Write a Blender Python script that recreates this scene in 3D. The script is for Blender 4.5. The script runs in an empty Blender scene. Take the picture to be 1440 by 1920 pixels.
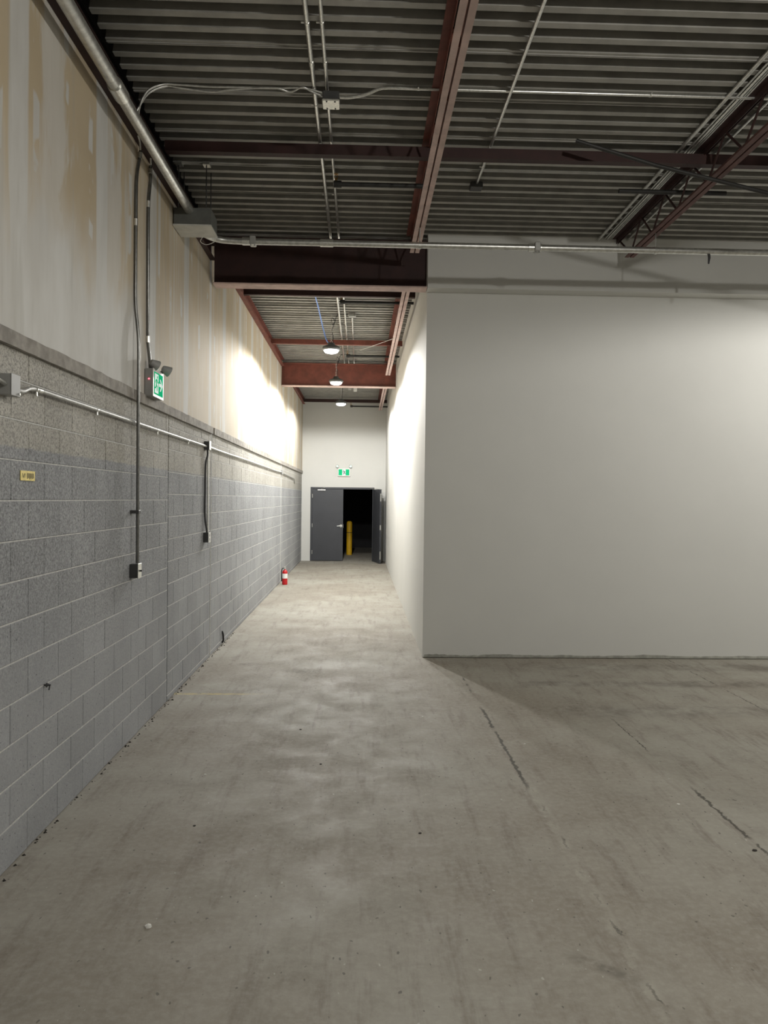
import bpy, random
from math import sin, cos, pi, atan, radians, sqrt, floor as mfloor
from mathutils import Vector, Matrix, Quaternion

random.seed(7)
S = bpy.context.scene
COL = S.collection

# ------------------------------------------------------------------ camera
FPX, VPX, VPY, ROLL, CAMH = 1450.0, 675.0, 935.0, 0.0117, 1.83
_dx, _dy = VPX - 720, VPY - 960
_x = _dx * cos(ROLL) + _dy * sin(ROLL)
_y = -_dx * sin(ROLL) + _dy * cos(ROLL)
PSI = atan(-_x / FPX)
TH = atan(-_y / FPX * cos(PSI))
F = Vector((sin(PSI) * cos(TH), cos(PSI) * cos(TH), -sin(TH)))
R = Vector((cos(PSI), -sin(PSI), 0))
U = R.cross(F)
cr = R * cos(ROLL) + U * sin(ROLL)
cu = U * cos(ROLL) - R * sin(ROLL)
cam_data = bpy.data.cameras.new('camera')
cam_data.sensor_fit = 'VERTICAL'
cam_data.sensor_height = 36.0
cam_data.lens = FPX / 1920 * 36.0
cam_data.clip_start = 0.05
cam = bpy.data.objects.new('camera', cam_data)
COL.objects.link(cam)
cam.matrix_world = Matrix(((cr.x, cu.x, -F.x, 0), (cr.y, cu.y, -F.y, 0), (cr.z, cu.z, -F.z, CAMH), (0, 0, 0, 1)))
S.camera = cam

# ------------------------------------------------------------------ world, exposure
w = bpy.data.worlds.new('world')
S.world = w
w.use_nodes = True
w.node_tree.nodes['Background'].inputs[0].default_value = (0.5, 0.5, 0.5, 1)
w.node_tree.nodes['Background'].inputs[1].default_value = 0.02
S.view_settings.view_transform = 'Standard'
S.view_settings.look = 'None'
S.view_settings.gamma = 1.0
S.view_settings.use_curve_mapping = False
S.view_settings.exposure = 0.0
CORRIDOR_POWER = 440.0      # watts of each corridor lamp
HALL_POWER = 600.0          # watts of each hall lamp
S.cycles.max_bounces = 4
S.cycles.diffuse_bounces = 4
S.cycles.glossy_bounces = 2
S.cycles.use_adaptive_sampling = True
S.cycles.adaptive_threshold = 0.08
S.cycles.use_denoising = True
S.cycles.sample_clamp_indirect = 6.0


# ------------------------------------------------------------------ mesh helpers
class MB:
    def __init__(self):
        self.v = []
        self.f = []

    def add(self, vs, fs):
        o = len(self.v)
        self.v += [Vector(p) for p in vs]
        self.f += [tuple(i + o for i in f) for f in fs]
        return self

    def box(self, x0, x1, y0, y1, z0, z1):
        return self.add([(x0, y0, z0), (x1, y0, z0), (x1, y1, z0), (x0, y1, z0),
                         (x0, y0, z1), (x1, y0, z1), (x1, y1, z1), (x0, y1, z1)],
                        [(0, 3, 2, 1), (4, 5, 6, 7), (0, 1, 5, 4), (1, 2, 6, 5), (2, 3, 7, 6), (3, 0, 4, 7)])

    def bbox(self, x0, x1, y0, y1, z0, z1, b=0.004):
        """box with chamfered edges"""
        def ring(ix, iy, z):
            return [(x0 + ix, y0 + iy, z), (x1 - ix, y0 + iy, z), (x1 - ix, y1 - iy, z), (x0 + ix, y1 - iy, z)]
        vs, fs = [], []
        # octagon rings
        def octo(i, z):
            return [(x0 + b + i, y0 + i, z), (x1 - b - i, y0 + i, z), (x1 - i, y0 + b + i, z), (x1 - i, y1 - b - i, z),
                    (x1 - b - i, y1 - i, z), (x0 + b + i, y1 - i, z), (x0 + i, y1 - b - i, z), (x0 + i, y0 + b + i, z)]
        rs = [octo(b * .7, z0), octo(0, z0 + b), octo(0, z1 - b), octo(b * .7, z1)]
        for r in rs:
            vs += r
        for k in range(3):
            for i in range(8):
                j = (i + 1) % 8
                fs.append((k * 8 + i, k * 8 + j, k * 8 + 8 + j, k * 8 + 8 + i))
        fs.append(tuple(range(7, -1, -1)))
        fs.append(tuple(range(24, 32)))
        return self.add(vs, fs)

    def tube(self, path, r, n=10, caps=True):
        P = [Vector(p) for p in path]
        rr = r if isinstance(r, (list, tuple)) else [r] * len(P)
        T = []
        for i in range(len(P)):
            a = P[i + 1] - P[i] if i < len(P) - 1 else P[i] - P[i - 1]
            b = P[i] - P[i - 1] if i > 0 else a
            t = a.normalized() + b.normalized()
            T.append(t.normalized() if t.length > 1e-6 else a.normalized())
        up = Vector((0, 0, 1)) if abs(T[0].z) < .9 else Vector((1, 0, 0))
        nrm = T[0].cross(up).normalized()
        vs, fs = [], []
        for i, p in enumerate(P):
            if i > 0:
                ax = T[i - 1].cross(T[i])
                if ax.length > 1e-7:
                    q = Quaternion(ax.normalized(), T[i - 1].angle(T[i]))
                    nrm = q @ nrm
            nrm = (nrm - T[i] * nrm.dot(T[i])).normalized()
            bn = T[i].cross(nrm)
            for k in range(n):
                a = 2 * pi * k / n
                vs.append(p + (nrm * cos(a) + bn * sin(a)) * rr[i])
        for i in range(len(P) - 1):
            for k in range(n):
                j = (k + 1) % n
                fs.append((i * n + k, i * n + j, i * n + n + j, i * n + n + k))
        self.add(vs, fs)
        if caps:
            self.add(vs[:n], [tuple(range(n - 1, -1, -1))])
            self.add(vs[-n:], [tuple(range(n))])
        return self

    def cyl(self, p0, p1, r, n=14, r1=None):
        return self.tube([p0, p1], [r, r if r1 is None else r1], n)

    def lathe(self, prof, c, n=24):
        """prof: list of (radius, z); c: centre"""
        vs, fs = [], []
        for (r, z) in prof:
            for k in range(n):
                a = 2 * pi * k / n
                vs.append((c[0] + r * cos(a), c[1] + r * sin(a), c[2] + z))
        for i in range(len(prof) - 1):
            for k in range(n):
                j = (k + 1) % n
                fs.append((i * n + k, i * n + j, i * n + n + j, i * n + n + k))
        self.add(vs, fs)
        if prof[0][0] > 1e-4:
            self.add(vs[:n], [tuple(range(n - 1, -1, -1))])
        if prof[-1][0] > 1e-4:
            self.add(vs[-n:], [tuple(range(n))])
        return self

    def prism(self, poly, fn, t):
        """poly of (u,v); fn(u,v,w)->xyz; extruded from w=0 to w=t"""
        n = len(poly)
        vs = [fn(u, v, 0) for u, v in poly] + [fn(u, v, t) for u, v in poly]
        fs = [tuple(range(n - 1, -1, -1)), tuple(range(n, 2 * n))]
        for i in range(n):
            j = (i + 1) % n
            fs.append((i, j, n + j, n + i))
        return self.add(vs, fs)


def wloc(o):
    l = Vector((0, 0, 0))
    while o is not None:
        l += o.location
        o = o.parent
    return l


def tag(o, label=None, cat=None, group=None, kind=None):
    if label:
        o['label'] = label
    if cat:
        o['category'] = cat
    if group:
        o['group'] = group
    if kind:
        o['kind'] = kind
    return o


def build(mb, name, m, parent=None, smooth=False, label=None, cat=None, group=None, kind=None, mats=None):
    if parent is not None:
        off = wloc(parent)
    elif cat:
        xs = [p.x for p in mb.v]; ys = [p.y for p in mb.v]; zs = [p.z for p in mb.v]
        off = Vector(((min(xs) + max(xs)) / 2, (min(ys) + max(ys)) / 2, min(zs)))
    else:
        off = Vector((0, 0, 0))
    me = bpy.data.meshes.new(name)
    me.from_pydata([p - off for p in mb.v], [], mb.f)
    if smooth:
        me.polygons.foreach_set('use_smooth', [len(f) == 4 for f in mb.f])
    me.materials.append(m)
    me.update()
    o = bpy.data.objects.new(name, me)
    COL.objects.link(o)
    if parent is not None:
        o.parent = parent
    else:
        o.location = off
    return tag(o, label, cat, group, kind)


def thing(name, label, cat, loc, group=None, kind=None):
    o = bpy.data.objects.new(name, None)
    o.empty_display_size = 0.1
    COL.objects.link(o)
    o.location = loc
    return tag(o, label, cat, group, kind)


def copy_tree(o, loc, label=None, parent=None):
    c = o.copy()
    COL.objects.link(c)
    c.parent = parent
    if parent is None:
        c.location = loc
    if label:
        c['label'] = label
    for ch in list(o.children):
        copy_tree(ch, None, None, c)
    return c


# ------------------------------------------------------------------ material helpers
class NT:
    def __init__(self, name):
        self.m = bpy.data.materials.new(name)
        self.m.use_nodes = True
        self.nt = self.m.node_tree
        self.b = self.nt.nodes['Principled BSDF']
        self._pos = None

    def node(self, t):
        return self.nt.nodes.new(t)

    def put(self, sock, val):
        if isinstance(val, bpy.types.NodeSocket):
            self.nt.links.new(val, sock)
        elif isinstance(val, (tuple, list)) and len(val) == 3 and sock.type == 'RGBA':
            sock.default_value = (*val, 1)
        else:
            sock.default_value = val

    def pos(self):
        if self._pos is None:
            self._pos = self.node('ShaderNodeNewGeometry').outputs['Position']
        return self._pos

    def xyz(self):
        s = self.node('ShaderNodeSeparateXYZ')
        self.put(s.inputs[0], self.pos())
        return s.outputs

    def vec(self, scale=(1, 1, 1), rotz=0.0, loc=(0, 0, 0)):
        n = self.node('ShaderNodeMapping')
        self.put(n.inputs['Vector'], self.pos())
        n.inputs['Scale'].default_value = scale
        n.inputs['Rotation'].default_value = (0, 0, rotz)
        n.inputs['Location'].default_value = loc
        return n.outputs[0]

    def noise(self, scale, detail=4, rough=.55, vec=None, dist=0.0):
        n = self.node('ShaderNodeTexNoise')
        self.put(n.inputs['Vector'], vec if vec is not None else self.pos())
        n.inputs['Scale'].default_value = scale
        n.inputs['Detail'].default_value = detail
        n.inputs['Roughness'].default_value = rough
        n.inputs['Distortion'].default_value = dist
        return n.outputs[0]

    def math(self, op, a, b=None, c=None, clamp=False):
        n = self.node('ShaderNodeMath')
        n.operation = op
        n.use_clamp = clamp
        self.put(n.inputs[0], a)
        if b is not None:
            self.put(n.inputs[1], b)
        if c is not None:
            self.put(n.inputs[2], c)
        return n.outputs[0]

    def step(self, x, lo, hi, a=0.0, b=1.0):
        n = self.node('ShaderNodeMapRange')
        n.interpolation_type = 'SMOOTHSTEP'
        self.put(n.inputs['Value'], x)
        n.inputs['From Min'].default_value = lo
        n.inputs['From Max'].default_value = hi
        n.inputs['To Min'].default_value = a
        n.inputs['To Max'].default_value = b
        return n.outputs[0]

    def mix(self, fac, a, b, mode='MIX'):
        n = self.node('ShaderNodeMix')
        n.data_type = 'RGBA'
        n.blend_type = mode
        self.put(n.inputs[0], fac)
        self.put(n.inputs[6], a)
        self.put(n.inputs[7], b)
        return n.outputs[2]

    def bump(self, h, strength=.3, dist=.005):
        n = self.node('ShaderNodeBump')
        n.inputs['Strength'].default_value = strength
        n.inputs['Distance'].default_value = dist
        self.put(n.inputs['Height'], h)
        self.put(self.b.inputs['Normal'], n.outputs[0])

    def out(self, color=None, rough=None, metal=None, emis=None, estr=None):
        if color is not None:
            self.put(self.b.inputs['Base Color'], color)
        if rough is not None:
            self.put(self.b.inputs['Roughness'], rough)
        if metal is not None:
            self.put(self.b.inputs['Metallic'], metal)
        if emis is not None:
            self.put(self.b.inputs['Emission Color'], emis)
            self.put(self.b.inputs['Emission Strength'], estr)
        return self.m


def simple(name, col, rough=.6, metal=0.0, var=.12, ns=9.0, bump=0.0):
    t = NT(name)
    n = t.noise(ns, 5, .6)
    d = tuple(max(0, c * (1 - var)) for c in col)
    l = tuple(min(1, c * (1 + var)) for c in col)
    c = t.mix(t.step(n, .3, .7), d, l)
    if bump:
        t.bump(t.noise(ns * 14, 3), bump, .003)
    return t.out(c, rough, metal)


def emit(name, col, strength):
    t = NT(name)
    t.m.cycles.emission_sampling = 'NONE'
    t.b.inputs['Specular IOR Level'].default_value = 0.0
    return t.out((0.8, 0.8, 0.8), .4, 0, col, strength)


M = {}
M['white_paint'] = simple('white_paint', (.66, .66, .63), .75, 0, .015, 1.3, .03)
M['steel'] = simple('galvanized_steel', (.62, .62, .59), .38, .9, .15, 25)
M['bright_steel'] = simple('bright_zinc', (.78, .78, .74), .3, .9, .12, 60)
M['dark_steel'] = simple('dark_steel', (.06, .06, .06), .5, .2, .15, 12)
M['worn_steel'] = simple('worn_conduit', (.50, .50, .48), .55, .6, .15, 25)
M['box_shaded'] = simple('box_body_shaded', (.13, .135, .125), .5, .1, .1, 14)  # shade on the pull box's near faces put into the colour
M['box_grey'] = simple('box_grey', (.42, .42, .40), .5, .35, .1, 14)
M['black_pipe'] = simple('black_pipe', (.025, .024, .022), .55, .1, .2, 12)
M['red_oxide'] = simple('red_oxide_primer', (.17, .050, .033), .62, 0, .22, 7, .05)
M['red_lit'] = simple('red_oxide_lit', (.60, .45, .41), .75, 0, .15, 7, .05)  # paler primer copy, floor bounce on undersides put into the colour
M['red_dark'] = simple('red_oxide_dark', (.034, .011, .009), .65, 0, .2, 7, .05)  # much darker red oxide, used on part of the steel
M['red_mid'] = simple('red_oxide_mid', (.12, .055, .047), .7, 0, .2, 7, .05)  # lit bottom chord of the dark joist, light put into the colour
M['backlit_conduit'] = simple('backlit_conduit', (.20, .20, .19), .3, .9, .15, 25)  # backlit shade and dark reflection put into the steel's colour
M['cover_grey'] = simple('cover_grey', (.60, .60, .56), .5, .1, .08, 14)  # floor light on the pull box's underside put into the colour
M['deck'] = simple('steel_deck', (.37, .36, .33), .55, .1, .12, 6)
M['plastic_grey'] = simple('grey_plastic', (.30, .30, .29), .5, 0, .06, 9)
M['plastic_dark'] = simple('dark_plastic', (.10, .105, .10), .45, 0, .06, 9)
M['plastic_white'] = simple('white_plastic', (.78, .78, .75), .4, 0, .03, 9)
M['door_grey'] = simple('charcoal_door_paint', (.045, .048, .056), .5, 0, .06, 3)
M['black'] = simple('black_rubber', (.012, .012, .012), .6, 0, .1, 9)
M['yellow'] = simple('safety_yellow', (.72, .42, .01), .5, 0, .1, 5)
M['red'] = simple('extinguisher_red', (.50, .01, .015), .3, 0, .05, 9)
M['label_white'] = simple('label_paper', (.82, .84, .82), .6, 0, .05, 60)
M['blue_cable'] = simple('blue_cable', (.18, .32, .75), .45, 0, .05, 9)
M['white_cord'] = simple('white_cord', (.7, .7, .66), .5, 0, .05, 9)
M['brass'] = simple('brass', (.45, .28, .12), .35, .9, .1, 20)
M['mortar'] = simple('mortar', (.55, .55, .53), .9, 0, .15, 30, .2)
M['concrete_beam'] = simple('bond_beam_concrete', (.30, .28, .25), .9, 0, .25, 9, .35)
M['dark_room'] = simple('dark_room_shade', (.03, .03, .032), .8, 0, .1, 3)  # darkness of unlit space put into the colour
M['raw_board'] = simple('raw_board', (.36, .36, .32), .9, 0, .2, 16, .2)
M['pebble'] = simple('pale_chip', (.75, .74, .70), .7, 0, .1, 40)
M['dirt'] = simple('dark_crumb', (.035, .03, .025), .9, 0, .3, 40)
M['tag_ink'] = simple('tag_ink', (.20, .17, .08), .7, 0, .2, 40)
M['tag_yellow'] = simple('tag_yellow', (.85, .70, .22), .5, 0, .12, 40)
M['lens_corridor'] = emit('lamp_lens_corridor', (1.0, .995, .975), 12.0)
M['lens_hall'] = emit('lamp_lens_hall', (1.0, .975, .92), 12.0)
M['sign_green'] = emit('sign_green', (.02, .62, .28), .38)
M['sign_green'].node_tree.nodes['Principled BSDF'].inputs['Base Color'].default_value = (.01, .35, .14, 1)
M['sign_white'] = emit('sign_white', (.85, 1, .93), .55)
M['sign_white'].node_tree.nodes['Principled BSDF'].inputs['Base Color'].default_value = (.45, .5, .47, 1)
M['led_red'] = emit('red_indicator', (1, .05, .1), 4)


def mk_floor():
    t = NT('concrete_floor')
    X, Y, Z = t.xyz()
    big = t.noise(.55, 3, .6)
    mid = t.noise(2.3, 6, .72, dist=.25)
    fine = t.noise(26, 3, .7)
    streak = t.noise(3.0, 4, .7, t.vec((3.2, .45, 1), .12))
    streak2 = t.noise(5.0, 4, .7, t.vec((.5, 4.0, 1), -.5))
    c = t.mix(t.step(big, .35, .65), (.262, .235, .190), (.338, .322, .275))
    c = t.mix(t.step(mid, .48, .74, 0, .42), c, (.195, .175, .145))
    c = t.mix(t.step(streak, .48, .74, 0, .62), c, (.158, .130, .100))
    c = t.mix(t.step(streak2, .56, .80, 0, .35), c, (.18, .16, .13))
    c = t.mix(t.step(mid, .28, .46, .25, 0), c, (.42, .41, .36))
    c = t.mix(t.step(fine, .35, .75, .0, .35), c, (.43, .41, .36))
    # dark specks, pits and pale flecks
    sp = t.noise(38, 1, .5, t.vec((1, .6, 1), 0, (2, 9, 0)))
    c = t.mix(t.step(sp, .72, .76, 0, .6), c, (.06, .055, .05))
    c = t.mix(t.step(sp, .20, .24, .5, 0), c, (.60, .59, .55))
    rag = t.noise(9, 4, .7)
    wob = t.math('MULTIPLY', t.math('SUBTRACT', t.math('ADD', t.math('MULTIPLY', rag, .7), t.math('MULTIPLY', fine, .5)), .6), .085)
    fx = t.math('ADD', X, wob)
    gap = t.noise(4.5, 3, .6)
    # slab joints, cracked open in places
    for x0, w0, y0, y1, dens in ((1.09, .013, 4.85, 6.75, .36), (1.12, .007, 2.0, 4.9, .50), (1.085, .010, 7.2, 8.4, .52),
                                 (2.147, .010, 3.9, 4.85, .30), (2.14, .006, 5.6, 6.4, .38), (3.6, .006, 6.5, 8.9, .4)):
        d = t.math('ABSOLUTE', t.math('SUBTRACT', fx, x0))
        mk = t.step(d, w0 * .5, w0 * 1.3, .85, 0)
        inr = t.math('MULTIPLY', t.step(Y, y0 - .1, y0 + .1), t.step(Y, y1 - .1, y1 + .1, 1, 0))
        k = t.math('MULTIPLY', t.math('MULTIPLY', mk, inr), t.step(gap, dens, dens + .12))
        c = t.mix(k, c, (.05, .045, .035))
    # pale filler along the joint
    d = t.math('ABSOLUTE', t.math('SUBTRACT', fx, 1.115))
    k = t.math('MULTIPLY', t.step(d, .02, .04, 1, 0), t.step(Y, 4.9, 5.0, 1, 0))
    k = t.math('MULTIPLY', k, t.step(rag, .4, .62, .05, .42))
    c = t.mix(k, c, (.42, .40, .34))
    # worn yellow line
    d = t.math('ABSOLUTE', t.math('SUBTRACT', t.math('ADD', Y, t.math('MULTIPLY', wob, .2)), 7.2))
    k = t.math('MULTIPLY', t.step(d, .025, .035, 1, 0), t.step(X, -1.35, -.75, .75, 0))
    k = t.math('MULTIPLY', k, t.step(rag, .35, .55))
    c = t.mix(k, c, (.55, .45, .20))
    # long darker bands in front of the painted wall
    yw = t.math('ADD', Y, t.math('MULTIPLY', wob, 2.0))
    band = t.step(mid, .35, .65)
    for yy, ww, st in ((7.65, .18, .6), (6.65, .24, .5), (8.45, .25, .5)):
        d = t.math('ABSOLUTE', t.math('SUBTRACT', yw, yy))
        k = t.math('MULTIPLY', t.step(d, ww * .3, ww, st, 0), t.step(X, 1.3, 2.2))
        c = t.mix(t.math('MULTIPLY', k, band), c, (.11, .097, .08))
    # diagonal skid near the camera
    dg = t.math('ADD', t.math('MULTIPLY', t.math('SUBTRACT', X, .98), .62), t.math('MULTIPLY', t.math('SUBTRACT', Y, 2.97), .78))
    ds = t.math('SUBTRACT', t.math('MULTIPLY', t.math('SUBTRACT', X, .98), .78), t.math('MULTIPLY', t.math('SUBTRACT', Y, 2.97), .62))
    k = t.math('MULTIPLY', t.step(t.math('ABSOLUTE', dg), .01, .05, .5, 0), t.step(t.math('ABSOLUTE', ds), .06, .20, 1, 0))
    c = t.mix(t.math('MULTIPLY', k, t.step(rag, .38, .6)), c, (.10, .09, .07))
    # scuffed patches
    scuff = t.step(t.noise(22, 3, .7, t.vec((1, 2.5, 1))), .48, .60, 0, .75)
    for cx, cy, rr in ((-.55, 8.15, .22), (-1.2, 8.5, .18), (2.25, 8.0, .13)):
        dx = t.math('SUBTRACT', X, cx)
        dy = t.math('SUBTRACT', Y, cy)
        d = t.math('SQRT', t.math('ADD', t.math('MULTIPLY', dx, dx), t.math('MULTIPLY', t.math('MULTIPLY', dy, dy), 2.5)))
        c = t.mix(t.math('MULTIPLY', t.step(d, rr * .3, rr, 1, 0), scuff), c, (.09, .08, .065))
    t.bump(t.math('ADD', t.math('MULTIPLY', fine, .3), t.math('MULTIPLY', rag, .4)), .35, .006)
    return t.out(c, t.step(mid, .3, .7, .62, .80), 0)


def mk_block():
    t = NT('concrete_block')
    X, Y, Z = t.xyz()
    oi = t.node('ShaderNodeObjectInfo').outputs['Random']
    big = t.noise(1.1, 4, .6)
    grain = t.noise(85, 4, .75)
    pits = t.noise(60, 2, .5, t.vec((1, 1, 1), 0, (3, 1, 5)))
    raw = t.mix(t.step(big, .35, .65), (.42, .40, .35), (.50, .48, .43))
    pnt = t.mix(t.step(big, .3, .7), (.30, .31, .323), (.385, .395, .408))
    line = t.math('ADD', Z, t.math('MULTIPLY', t.math('SUBTRACT', t.noise(7, 3), .5), .03))
    pm = t.step(line, 2.055, 2.072, 1, 0)
    # rubbed, half-bare paint in patches
    wear = t.step(t.noise(2.6, 6, .7, t.vec((1, 1, 1.6), 0, (4, 2, 8))), .60, .74, 0, .5)
    pm = t.math('MULTIPLY', pm, t.math('SUBTRACT', 1.0, wear))
    c = t.mix(pm, raw, pnt)
    c = t.mix(t.step(oi, 0, 1, 0, .16), c, (.16, .16, .155))
    coat = t.step(t.math('ADD', Z, t.math('MULTIPLY', big, .5)), .95, 1.75, .28, 1)      # low courses carry more coats of paint
    c = t.mix(t.math('MULTIPLY', t.step(grain, .36, .58, .62, 0), coat), c, (.08, .08, .077))
    c = t.mix(t.math('MULTIPLY', t.step(grain, .52, .75, 0, .45), coat), c, (.60, .59, .56))
    c = t.mix(t.step(pits, .68, .74, 0, .8), c, (.035, .035, .035))
    t.bump(t.math('SUBTRACT', grain, t.math('MULTIPLY', t.step(pits, .62, .74), 1.2)), .5, .004)
    return t.out(c, .85, 0)


def mk_drywall():
    t = NT('unfinished_drywall')
    X, Y, Z = t.xyz()
    yy = t.math('ADD', Y, t.math('MULTIPLY', t.step(Y, 8.78, 8.82), .37))
    yw = t.math('ADD', yy, t.math('MULTIPLY', t.math('SUBTRACT', t.noise(1.8, 3, .6, t.vec((1, .6, .5))), .5), .10))
    ph = t.math('ABSOLUTE', t.math('SUBTRACT', t.math('FRACT', t.math('ADD', t.math('DIVIDE', t.math('SUBTRACT', yw, 3.87), 1.22), .5)), .5))
    seam = t.step(ph, .075, .10, 1, 0)
    ph2 = t.math('ABSOLUTE', t.math('SUBTRACT', t.math('FRACT', t.math('ADD', t.math('DIVIDE', t.math('SUBTRACT', yw, 4.07), .406), .5)), .5))
    dabs = t.math('MULTIPLY', t.step(ph2, .07, .11, 1, 0),
                  t.step(t.noise(1.0, 3, .5, t.vec((1, 2.2, 2.4), 0, (0, 5, 2))), .54, .58))
    smear = t.step(t.noise(1.0, 5, .6, t.vec((1, 2.2, .55), 0, (1, 3, 2)), .5), .50, .58)
    low = t.step(t.math('ADD', Z, t.math('MULTIPLY', t.math('SUBTRACT', t.noise(.8, 4, .6, t.vec((1, 1.2, .5))), .5), 2.6)), 3.0, 3.7, 1, 0)
    nearf = t.step(Y, 5.6, 6.8, 1.0, .30)
    fill = t.math('MULTIPLY', t.math('MAXIMUM', t.math('MULTIPLY', smear, .7), low), nearf)
    streaks = t.math('MULTIPLY', t.step(t.noise(1.0, 4, .7, t.vec((1, 9, .35), 0, (1, 1, 4))), .52, .60), .55)
    streaks = t.math('MULTIPLY', streaks, t.step(Y, 5.0, 7.0))
    mud = t.math('MAXIMUM', t.math('MAXIMUM', seam, dabs), t.math('MAXIMUM', fill, streaks))
    pap = t.mix(t.step(t.noise(.9, 4), .3, .7), (.47, .385, .26), (.55, .46, .325))
    mdc = t.mix(t.step(t.noise(1.5, 4, .6, t.vec((1, 2, .6))), .3, .7), (.53, .525, .50), (.63, .635, .62))
    c = t.mix(t.math('MULTIPLY', mud, .9), pap, mdc)
    c = t.mix(t.step(t.noise(1.0, 4, .65, t.vec((1, 6, .5), 0, (9, 0, 0))), .56, .68, 0, .35), c, (.40, .385, .34))
    t.bump(t.math('ADD', mud, t.math('MULTIPLY', t.noise(60, 3), .15)), .12, .003)
    return t.out(c, .8, 0)


M['floor'] = mk_floor()
M['block'] = mk_block()
M['drywall'] = mk_drywall()

# ------------------------------------------------------------------ layout constants
XL, XR = -1.70, 0.742            # block wall face, corridor partition face
YF, YB, YE = 8.90, 8.70, 22.60   # painted wall face, bulkhead face, corridor end wall
HX, HY0 = 10.0, -6.0             # hall far side and back


def deckz(y):
    return 4.80 - .006 * (y - 8.7)


# ------------------------------------------------------------------ the shell
build(MB().box(-2.0, HX + .2, HY0 - .2, 30.2, -.12, 0), 'floor', M['floor'], kind='structure')

# block wall: mortar body with a block for every unit
mb = MB()
mb.box(-1.98, XL - .014, HY0, 8.895, 0, 2.56)
mb.box(-1.98, XL - .014, 8.925, YE + .1, 0, 2.56)
mb.box(-1.98, XL - .05, 8.895, 8.925, 0, 2.56)
wall_left = build(mb, 'wall_left', M['mortar'], kind='structure')
_bm = {}


def block_mesh(L, H):
    key = (round(L, 3), round(H, 3))
    if key in _bm:
        return _bm[key]
    b, d = .004, .02
    L2, H2 = L - .004, H - .005
    vs = []
    for x, i in ((-d, 0), (-b, 0), (0, b)):
        vs += [(x, .002 + i, .0025 + i), (x, .002 + L2 - i, .0025 + i), (x, .002 + L2 - i, .0025 + H2 - i), (x, .002 + i, .0025 + H2 - i)]
    fs = [(8, 9, 10, 11)]
    for k in range(2):
        for i in range(4):
            j = (i + 1) % 4
            fs.append((k * 4 + i, k * 4 + j, k * 4 + 4 + j, k * 4 + 4 + i))
    me = bpy.data.meshes.new('concrete_block')
    me.from_pydata(vs, [], fs)
    me.materials.append(M['block'])
    me.update()
    _bm[key] = (me, vs, fs)
    return _bm[key]


far_mb = MB()
far_joints = MB()


def lay(y0, y1, z0, phase_even, phase_odd, single):
    rows = []
    z = z0 - .2 if z0 > 0 else z0
    k = 0
    while z < 2.54:
        a, b = max(z, 0), min(z + .2, 2.55)
        if b - a > .03:
            rows.append((k, a, b))
        z += .2
        k += 1
    for k, a, b in rows[1:]:
        st = MB() if single else far_joints
        st.box(XL - .014, XL - .0012, y0, y1, a - .0035, a + .0035)
        if single:
            build(st, 'bed_joint', M['mortar'], wall_left)
    for k, a, b in rows:
        ph = phase_odd if k % 2 else phase_even
        n0 = mfloor((y0 - ph) / .4)
        y = ph + n0 * .4
        while y < y1 - .001:
            s, e = max(y, y0), min(y + .4, y1)
            if e - s > .04:
                me, vs, fs = block_mesh(e - s, b - a)
                dx = random.uniform(-.0015, .0015)
                if single:
                    o = bpy.data.objects.new('concrete_block', me)
                    COL.objects.link(o)
                    o.parent = wall_left
                    o.location = (XL + dx, s, a)
                else:
                    far_mb.add([(XL + dx + v[0], s + v[1], a + v[2]) for v in vs], fs)
            y += .4


lay(2.82, 6.905, 0, .024, .224, True)
lay(6.925, 8.865, .05, .125, .325, True)
lay(8.93, 11.33, .05, .13, .33, True)
lay(11.33, 16.66, .05, .13, .33, False)
lay(16.70, YE, .05, .30, .10, False)
lay(HY0, 2.82, 0, .024, .224, False)
build(far_mb, 'distant_blocks', M['block'], wall_left, kind='stuff')
build(far_joints, 'distant_bed_joints', M['mortar'], wall_left, kind='stuff')
build(MB().box(XL - .01, XL + .004, 8.868, 8.895, 0, 2.55), 'joint_strip', M['mortar'], wall_left)
build(MB().box(XL - .01, XL + .006, 16.66, 16.70, 0, 2.62), 'joint_strip', M['mortar'], wall_left)

# concrete bond beam on top of the block
mb = MB()


def ragged_beam(y0, y1):
    n = max(2, int((y1 - y0) / .12))
    vs, fs = [], []
    for i in range(n + 1):
        y = y0 + (y1 - y0) * i / n
        zt = 2.622 + random.uniform(-.003, .003)
        xo = random.uniform(-.003, .003)
        vs += [(XL - .02, y, 2.545), (XL + .026 + xo, y, 2.545), (XL + .026 + xo, y, zt), (XL - .02, y, zt)]
    for i in range(n):
        for k in range(4):
            j = (k + 1) % 4
            fs.append((i * 4 + k, i * 4 + j, i * 4 + 4 + j, i * 4 + 4 + k))
    fs.append((3, 2, 1, 0))
    fs.append((n * 4, n * 4 + 1, n * 4 + 2, n * 4 + 3))
    mb.add(vs, fs)


ragged_beam(HY0, 4.05)
ragged_beam(4.06, 8.85)
ragged_beam(8.95, 16.66)
ragged_beam(16.70, YE)
build(mb, 'trim_1', M['concrete_beam'], kind='structure')

# drywall above
mb = MB().box(-1.98, XL + .010, HY0, 8.70, 2.56, 4.47)
mb.box(-1.98, XL + .010, 8.70, YE + .1, 2.56, 5.1)
build(mb, 'wall_left_upper', M['drywall'], kind='structure')
build(MB().box(-1.98, -1.82, HY0, 8.70, 4.47, 5.1), 'wall_left_void_plate', M['dark_room'], kind='structure')  # added dark plate, stands for the black void above the ledger

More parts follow.
